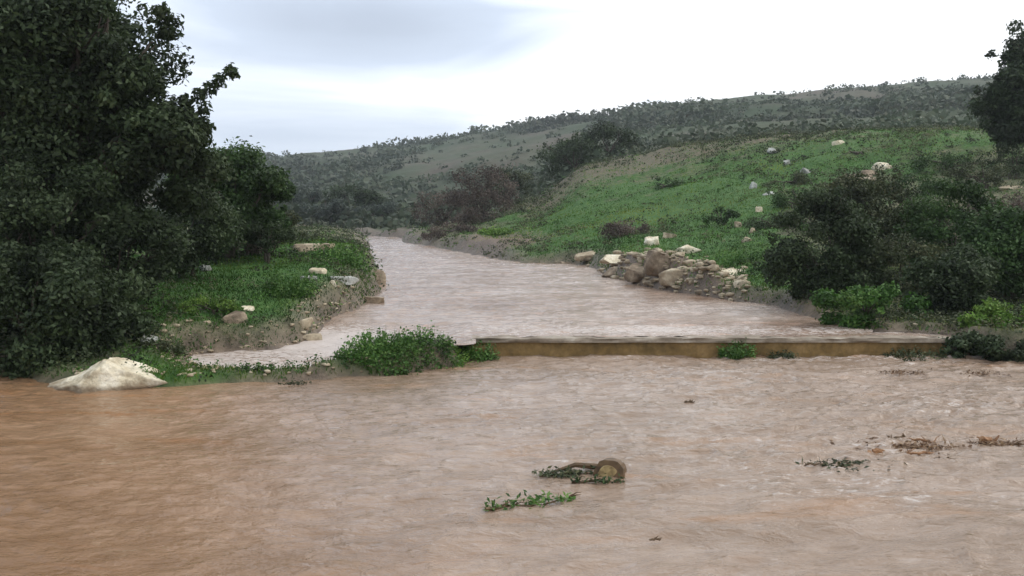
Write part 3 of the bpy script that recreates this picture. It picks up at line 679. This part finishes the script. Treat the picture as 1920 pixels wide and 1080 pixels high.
# --- herbs with upright leaves
def herb(px, py, Y, wpx, hpx, n, leaf, size, label, seed, cat='plant', z=None, name='plant', group=None):
    """upright leafy stems, one mesh"""
    r = np.random.default_rng(seed); k = Y / F
    x = (px - 960) * k; b = np.array([x, Y, z if z is not None else gz(x, Y)]); V = []; Fc = []; T = []; nv = 0
    for i in range(n):
        a = r.uniform(0, 2 * math.pi); q = math.sqrt(r.uniform()); ox = math.cos(a) * q * wpx * k / 2; oy = math.sin(a) * q * wpx * k * .3
        if z is None: gzz = float(gz(b[0] + ox, b[1] + oy)) - b[2]
        else: gzz = 0
        h = hpx * k * (1 - .6 * q * q) * r.uniform(.5, 1.1); lean = np.array([math.cos(a) * q, math.sin(a) * q, 0]) * h * .5
        p0 = np.array([ox, oy, gzz - .04]); p1 = p0 + lean + [0, 0, h]; w = np.array([size * .06, 0, 0])
        V.append(np.array([p0 - w, p0 + w, p1 + w * .3, p1 - w * .3])); Fc.append(np.array([[0, 1, 2, 3]]) + nv); T.append(np.array([.4])); nv += 4
        m = 7; C = p0 + (p1 - p0) * r.uniform(.15, 1, (m, 1)) + r.normal(size=(m, 3)) * size * .6
        Nn = r.normal(size=(m, 3)) * .7 + np.array([0, -.3, .8]); Nn /= np.linalg.norm(Nn, axis=1)[:, None]
        v, f = leafquads(C, Nn, size, r, .6); V.append(v); Fc.append(f + nv); nv += len(v); T.append(np.clip(r.uniform(0, .5) + r.uniform(0, .5, m), 0, 1))
    return tag(mesh(name, np.concatenate(V), np.concatenate(Fc), M[leaf], tint=np.concatenate(T), loc=b), label, cat, group)
herb(708, 680, 15.25, 150, 56, 560, 'green_leaf', .052, 'dense dark green plant clump at the left end of the weir', 31)
herb(810, 664, 15.8, 130, 44, 320, 'green_leaf', .05, 'looser green plants between the dense clump and the weir', 32)
herb(872, 662, 16.2, 100, 38, 200, 'lime_leaf', .045, 'thin pale green plants against the left end of the weir face', 33)
herb(893, 668, 16.6, 70, 44, 150, 'green_leaf', .05, 'green plants hiding the left end of the weir', 48, z=.0)
herb(1386, 664, 16.78, 62, 34, 110, 'green_leaf', .05, 'small green tuft growing on the weir face', 34, z=.06)
herb(1470, 668, 16.8, 50, 18, 120, 'olive_leaf', .045, 'sparse olive weeds at the foot of the weir near its middle', 35, z=.01)
herb(1720, 668, 16.8, 120, 24, 240, 'olive_leaf', .045, 'olive weeds along the foot of the weir near its right end', 36, z=.01)
herb(462, 712, 14.7, 60, 22, 60, 'mid_leaf', .04, 'little green tuft on the mud strip right of the pale boulder', 37)
herb(552, 722, 14.2, 60, 12, 130, 'olive_leaf', .04, 'flooded brown weeds just breaking the water in front of the mud strip', 38, z=-.01)
herb(540, 560, 20.3, 90, 60, 160, 'green_leaf', .07, 'bushy bluish green plant in the middle of the left bank', 39)
herb(640, 490, 25.5, 100, 50, 160, 'green_leaf', .08, 'bright green plant near the river corner of the left bank', 40)
herb(1380, 475, 30, 110, 36, 140, 'green_leaf', .08, 'green leafy plant between the outcrop and the tall dark shrub', 41)
herb(930, 440, 58, 60, 16, 160, 'lime_leaf', .15, 'yellow green plant at the left tip of the green slope', 42)

# --- grass (uncountable)
def grass(n, umin, umax, y0, y1, dens, hgt, wid, seed, name, mat, lim=.22):
    r = np.random.default_rng(seed); Y = np.exp(r.uniform(math.log(y0), math.log(y1), n)); u = r.uniform(umin, umax, n); x = u * Y
    h, du, dl = terrain(x, Y); px = pxof(x, Y); p = dens(px, Y, x)
    ok = (h > wl(x, Y) + .05) & (du > lim) & (dl > .12) & (r.uniform(size=n) < p); x, Y, h = x[ok], Y[ok], h[ok]; n = len(x)
    s = (hgt * (.5 + .9 * r.uniform(size=n)) * (1 + .5 * fbm(x * .8, Y * .8, 77, 3)) * (.8 + Y / 180))[:, None]; w = (wid * (.6 + Y / 45))[:, None] * r.uniform(.7, 1.3, (n, 1))
    b = np.stack([x, Y, h - .02], 1); a = r.uniform(0, math.pi, n); d = np.stack([np.cos(a), np.sin(a) * .5, 0 * a], 1)
    lean = np.stack([r.normal(size=n), r.normal(size=n), 0 * a], 1) * .45; tip = b + (lean + [0, 0, 1]) * s
    mid = b + (lean * .35 + [0, 0, .55]) * s
    V = np.stack([b - d * w, b + d * w, mid + d * w * .9, tip, mid - d * w * .9], 1).reshape(-1, 3)
    T = np.clip(.48 + .75 * fbm(x * .16, Y * .10, 89, 3) + .5 * fbm(x * .45, Y * .45, 88, 4) + r.uniform(-.3, .3, n), 0, 1)
    o = mesh(name, V, np.arange(5 * n).reshape(n, 5), M[mat], tint=T); return o
def dg(px, Y, x):
    l = lushf(px, Y, x, Y); b = gauss(px, Y, 1230, 110, 32, .10) + gauss(px, Y, 930, 110, 50, .1)
    return np.clip(l * 1.2 + .45 * fbm(x * .45, Y * .45, 91, 3), .12, 1) * np.clip(1 - b, .1, 1) * (1 - ss(Y, 78, 90))
gr = grass(400000, -.60, .90, 14.0, 90, dg, .085, .008, 61, 'grass', 'grass_leaf', lim=.06)
tag(gr, 'short green grass covering both river banks and the slope', 'grass', kind='stuff')
def cover(n, seed, name, mat, pf, sz, lf, m):
    r = np.random.default_rng(seed); Y = np.exp(r.uniform(math.log(14), math.log(92), n)); u = r.uniform(-.6, .90, n); x = u * Y
    h, du, dl = terrain(x, Y); px = pxof(x, Y); ok = (h > wl(x, Y) + .04) & (du > .1) & (dl > .1) & (r.uniform(size=n) < pf(px, Y, x)); x, Y, h = x[ok], Y[ok], h[ok]; n = len(x)
    s = sz * r.uniform(.4, 1.5, n) ** 1.3 * (.75 + Y / 60)
    d = r.normal(size=(n, m, 3)); d /= np.linalg.norm(d, axis=2)[..., None]; d[..., 2] = np.abs(d[..., 2]); q = r.uniform(.4, 1.1, (n, m, 1))
    C = np.stack([x, Y, h], 1)[:, None] + d * q * s[:, None, None] * [1, 1, .75]
    Nn = d * .5 + r.normal(size=d.shape) * .5 + [0, 0, .4]; Nn /= np.linalg.norm(Nn, axis=2)[..., None]
    sc_ = np.repeat(lf * (.6 + Y / 45), m); V, Fc = leafquads(C.reshape(-1, 3), Nn.reshape(-1, 3), 1.0, r, .6)
    V = V.reshape(-1, 4, 3); cc = V.mean(1, keepdims=True); V = (cc + (V - cc) * sc_[:, None, None]).reshape(-1, 3)
    T = np.clip(.45 + .7 * fbm(x * .3, Y * .3, seed, 3) + r.uniform(-.25, .25, n), 0, 1); T = np.clip(np.repeat(T, m) + r.uniform(-.15, .15, n * m), 0, 1)
    return mesh(name, V, Fc, M[mat], tint=T)
def pw(px, Y, x): return np.clip(.35 + 1.1 * fbm(x * .28, Y * .28, 95, 3), .04, 1) * (.25 + .75 * lushf(px, Y, x, Y))
def pd(px, Y, x):
    e = ss(px, 1400, 1500) * (1 - ss(Y, 50, 62)) + .9 * ss(Y, 54, 66) * ss(px, 930, 1000) + .5 * (1 - ss(px, 100, 420)) + .6 * np.exp(-((px - 1200) / 170) ** 4) * (1 - ss(Y, 36, 42)) + .7 * (1 - ss(np.abs(px - 900), 60, 160)) + .5 * ss(Y, 32, 38) * (1 - ss(px, 650, 800))
    return np.clip(e * .8 + .7 * fbm(x * .3, Y * .3, 97, 3) + .8 * fbm(x * .13, Y * .09, 98, 3) - .14, .03, .95)
tag(cover(35000, 62, 'weeds', 'green_leaf', pw, .13, .05, 12), 'low broad leaved green weeds among the grass of both banks', 'weeds', kind='stuff')
tag(cover(40000, 63, 'brush', 'olive_leaf', pd, .19, .06, 14), 'low olive and brown brush on the rough parts of the slopes', 'brush', kind='stuff')
# --- scrub over the far hill (uncountable)
def scrub(n, seed):
    r = np.random.default_rng(seed); Y = np.exp(r.uniform(math.log(88), math.log(430), n)); u = r.uniform(-.62, .72, n); x = u * Y
    p = scrubf(x, Y) 
    ok = r.uniform(size=n) < np.clip(p, .06, 1); x, Y, p = x[ok], Y[ok], p[ok]; h = terrain(x, Y)[0]
    Vs, Fs, Ts, o = [], [], [], 0
    for i in range(len(x)):
        s = r.uniform(.4, 1.0) ** 1.5 * (1.3 + Y[i] / 260) * (1.5 if p[i] > .7 else .9); m = 22
        V, Fc, T = cloud([((x[i], Y[i], h[i] + s * .3), (s, s, s * .6), m)], .42 * s + .1, r, .8, .4); T = T * .8 + .2 * r.uniform()
        Vs.append(V); Fs.append(Fc + o); Ts.append(T); o += len(V)
    return mesh('scrub', np.concatenate(Vs), np.concatenate(Fs), M['scrub_leaf'], tint=np.concatenate(Ts))
sc = scrub(20000, 65); tag(sc, 'grey green scrub covering the far hill up to its ridge', 'scrub', kind='stuff')

# ---------------------------------------------------------------- flotsam
def wood(name, a, b): t = NT(name); n_ = t.noise(14, 5, stretch=(1, 1, 1)); t.bump(n_, .7, .01); return t.set(t.ramp(n_, [(.3, a), (.7, b)]), .6, .35)
M['wet_wood'] = wood('wet_wood', (.05, .03, .015), (.17, .105, .05)); M['cut_wood'] = wood('cut_wood', (.12, .08, .035), (.50, .38, .18)); M['orange_wood'] = wood('orange_wood', (.16, .075, .03), (.36, .19, .09))
def piece(path, rads, mat, label=None, cat=None, group=None, name='stick', parent=None, k=8, seed=5):
    P = np.asarray(path, float); r = np.random.default_rng(seed); o0 = P[0] if parent is None else np.zeros(3)
    V, Fc = tube(P - o0, rads, r, k, .15 if k < 12 else .06); o = mesh(name, V, Fc, M[mat], parent, smooth=False, loc=o0 if parent is None else None)
    if label: tag(o, label, cat, group)
    return o
pl = onz(1140, 895, 0)
lg = empty('log', (pl[0], pl[1], 0)); tag(lg, 'short thick log with a pale cut end floating in the middle of the flood', 'log')
a = np.array([0, -.02, .02]); b = np.array([.14, .7, -.14])
piece([a, a + (b - a) * .33 + [.01, 0, .01], a + (b - a) * .66, b], [.15, .155, .15, .13], 'wet_wood', name='bark_log', parent=lg, k=22)
V, Fc = tube([a + [0, -.012, 0], a + [0, .02, 0]], [.10, .10], rng, 14, .05); mesh('cut_end', V, Fc, M['cut_wood'], lg)
piece([np.array([-.06, .2, .05]), np.array([-.3, .15, .08]), np.array([-.55, .08, .02])], [.035, .025, .012], 'wet_wood', name='branch_stub', parent=lg, k=6)
def floatbranch(px, py, length, ang, nl, leaf, label, seed, size=.05, thick=.016, name='branch', lift=.02, wood_='wet_wood'):
    r = np.random.default_rng(seed); p = onz(px, py, 0); root = empty(name, (p[0], p[1], 0)); root.rotation_euler = (0, 0, ang); tag(root, label, 'branch')
    n_ = 7; t = np.linspace(-.5, .5, n_); P = np.stack([t * length, r.normal(size=n_) * length * .02, lift + r.normal(size=n_) * .012], 1)
    V, Fc = tube(P, np.linspace(thick, thick * .35, n_), r, 6, .1)
    for q in range(7):
        s = P[r.integers(1, n_)]; e = s + np.array([r.uniform(.05, .22), r.uniform(-.14, .14), r.uniform(0, .07)]) * length
        v, f = tube(bend(s, e, r, 4), np.linspace(thick * .5, thick * .2, 4), r, 5); o = len(V); V += v; Fc += [tuple(j + o for j in g_) for g_ in f]
    mesh('stem', V, Fc, M[wood_], root)
    if nl:
        tt = r.uniform(-.5, .55, nl); C = np.stack([tt * length, r.normal(size=nl) * length * .085 * (1.1 - np.abs(tt)), np.abs(r.normal(size=nl)) * .03 + .02], 1)
        Nn = r.normal(size=(nl, 3)) * .5 + [0, -.25, .8]; Nn /= np.linalg.norm(Nn, axis=1)[:, None]
        v, f = leafquads(C, Nn, size, r, .4); mesh('leaves', v, f, M[leaf], root, tint=r.uniform(0, 1, nl))
    return root
floatbranch(1060, 893, .50, R(4), 90, 'olive_leaf', 'olive leafy branch trailing left of the floating log', 71)
floatbranch(1120, 908, .48, R(3), 110, 'mid_leaf', 'green leafy twig lying against the front of the floating log', 74, .045)
floatbranch(990, 950, .80, R(24), 170, 'green_leaf', 'green leafy branch floating in front of the log', 72, .06)
def litter(px, py, w, n, leaf, label, seed, size=.05):
    r = np.random.default_rng(seed); p = onz(px, py, 0); k = p[1] / F; C = r.normal(size=(n, 3)) * [w * k * .24, w * k * .13, .012]; C[:, 2] = np.abs(C[:, 2]) + .025
    Nn = r.normal(size=(n, 3)) * .45 + [0, 0, 1]; Nn /= np.linalg.norm(Nn, axis=1)[:, None]; V, Fc = leafquads(C, Nn, size, r, .5)
    B = C[r.integers(0, n, n // 3)]; V2, F2 = leafquads(B, Nn[:n // 3], size * 2.6, r, .08)
    tag(mesh('leaf_litter', np.concatenate([V, V2]), np.concatenate([Fc, F2 + len(V)]), M[leaf], tint=r.uniform(0, 1, n + n // 3), loc=(p[0], p[1], 0)), label, 'debris')
litter(1700, 842, 190, 420, 'rust_leaf', 'mat of orange brown leaves and twigs floating round the driftwood', 41)
litter(1870, 838, 130, 240, 'rust_leaf', 'small mat of orange brown leaves at the right edge of the flood', 42)
litter(1590, 876, 150, 170, 'olive_leaf', 'thin drift of dull olive leaves left of the orange mat', 43)
litter(1050, 895, 90, 130, 'olive_leaf', 'drift of olive leaves caught against the floating log', 44)
litter(1690, 702, 110, 110, 'rust_leaf', 'orange drift of leaves below the right end of the weir', 45)
litter(1840, 704, 110, 110, 'rust_leaf', 'rusty leaves drifting near the right bank below the yellow green plant', 46)
DR = 'bits of driftwood caught together on the right of the flood'
dw = [
 (1690, 828, 42, 12, 'wet_wood', 'dark brown forked stick at the top of the driftwood patch'),
 (1740, 834, 60, 10, 'orange_wood', 'orange brown stick in the driftwood patch right of the dark forked one'),
 (1640, 855, 34, 22, 'orange_wood', 'stubby orange brown piece at the left of the driftwood patch'),
 (1770, 868, 34, 12, 'wet_wood', 'short almost black stick low in the driftwood patch'),
 (1725, 856, 70, 8, 'orange_wood', 'long thin orange stick lying level across the driftwood patch'),
 (1590, 878, 36, 8, 'wet_wood', 'small dark stick left of the driftwood patch'),
 (1530, 876, 40, 7, 'wet_wood', 'grey brown stick farthest left of the driftwood'),
 (1855, 832, 34, 20, 'orange_wood', 'pale orange piece near the right edge of the picture'),
 (1905, 838, 40, 9, 'wet_wood', 'dark stick touching the right edge of the picture'),
 (1228, 1018, 22, 8, 'wet_wood', 'tiny dark stick alone in the foreground water'),
 (1292, 758, 18, 8, 'wet_wood', 'tiny dark stick alone on the water in front of the weir'),
]
for i, (px, py, w, h, m_, lab) in enumerate(dw):
    p = onz(px, py, 0); k = p[1] / F; L_ = w * k; th = max(h * k * .45, .012); r = np.random.default_rng(800 + i); an = r.uniform(-.35, .35)
    d = np.array([math.cos(an), math.sin(an), 0]); c = np.array([p[0], p[1], .025 + th * .4])
    tt = np.linspace(-.5, .5, 8); P = c + tt[:, None] * d * L_ * 1.15 + r.normal(size=(8, 3)) * [L_ * .02, L_ * .03, th * .35]
    P[:, 2] += -.03 * (2 * tt) ** 2 * r.uniform(-.6, 1)
    V, Fc = tube(P - c, th * np.array([.25, .6, .7, .62, .68, .5, .4, .15]) * r.uniform(.8, 1.2, 8), r, 6, .3)
    for q in range(3):
        s0 = P[r.integers(1, 6)] - c; e = s0 + (d * r.uniform(-.3, .4) + np.array([0, r.uniform(-.25, .25), r.uniform(.02, .28)])) * L_
        v, f = tube(bend(s0, e, r, 4, .2), np.linspace(th * .3, th * .1, 4), r, 5, .2); o = len(V); V += v; Fc += [tuple(j + o for j in g_) for g_ in f]
    tag(mesh('stick', V, Fc, M[m_], loc=c), lab, 'stick', DR if 1500 < px else None)

# ---------------------------------------------------------------- air
hx, hy0, hy1, hz0, hz1 = 700, -60, 1000, -2.2, 75
V = [(-hx, hy0, hz0), (hx, hy0, hz0), (hx, hy1, hz0), (-hx, hy1, hz0), (-hx, hy0, hz1), (hx, hy0, hz1), (hx, hy1, hz1), (-hx, hy1, hz1)]
m_ = bpy.data.materials.new('haze'); m_.use_nodes = True; t_ = m_.node_tree; t_.nodes.remove(t_.nodes['Principled BSDF'])
pv = t_.nodes.new('ShaderNodeVolumePrincipled'); pv.inputs['Density'].default_value = .00042; pv.inputs['Color'].default_value = (.82, .88, .95, 1); pv.inputs['Anisotropy'].default_value = .2
t_.links.new(pv.outputs[0], t_.nodes['Material Output'].inputs['Volume'])
tag(mesh('haze', V, [(0, 3, 2, 1), (4, 5, 6, 7), (0, 1, 5, 4), (1, 2, 6, 5), (2, 3, 7, 6), (3, 0, 4, 7)], m_), kind='stuff')
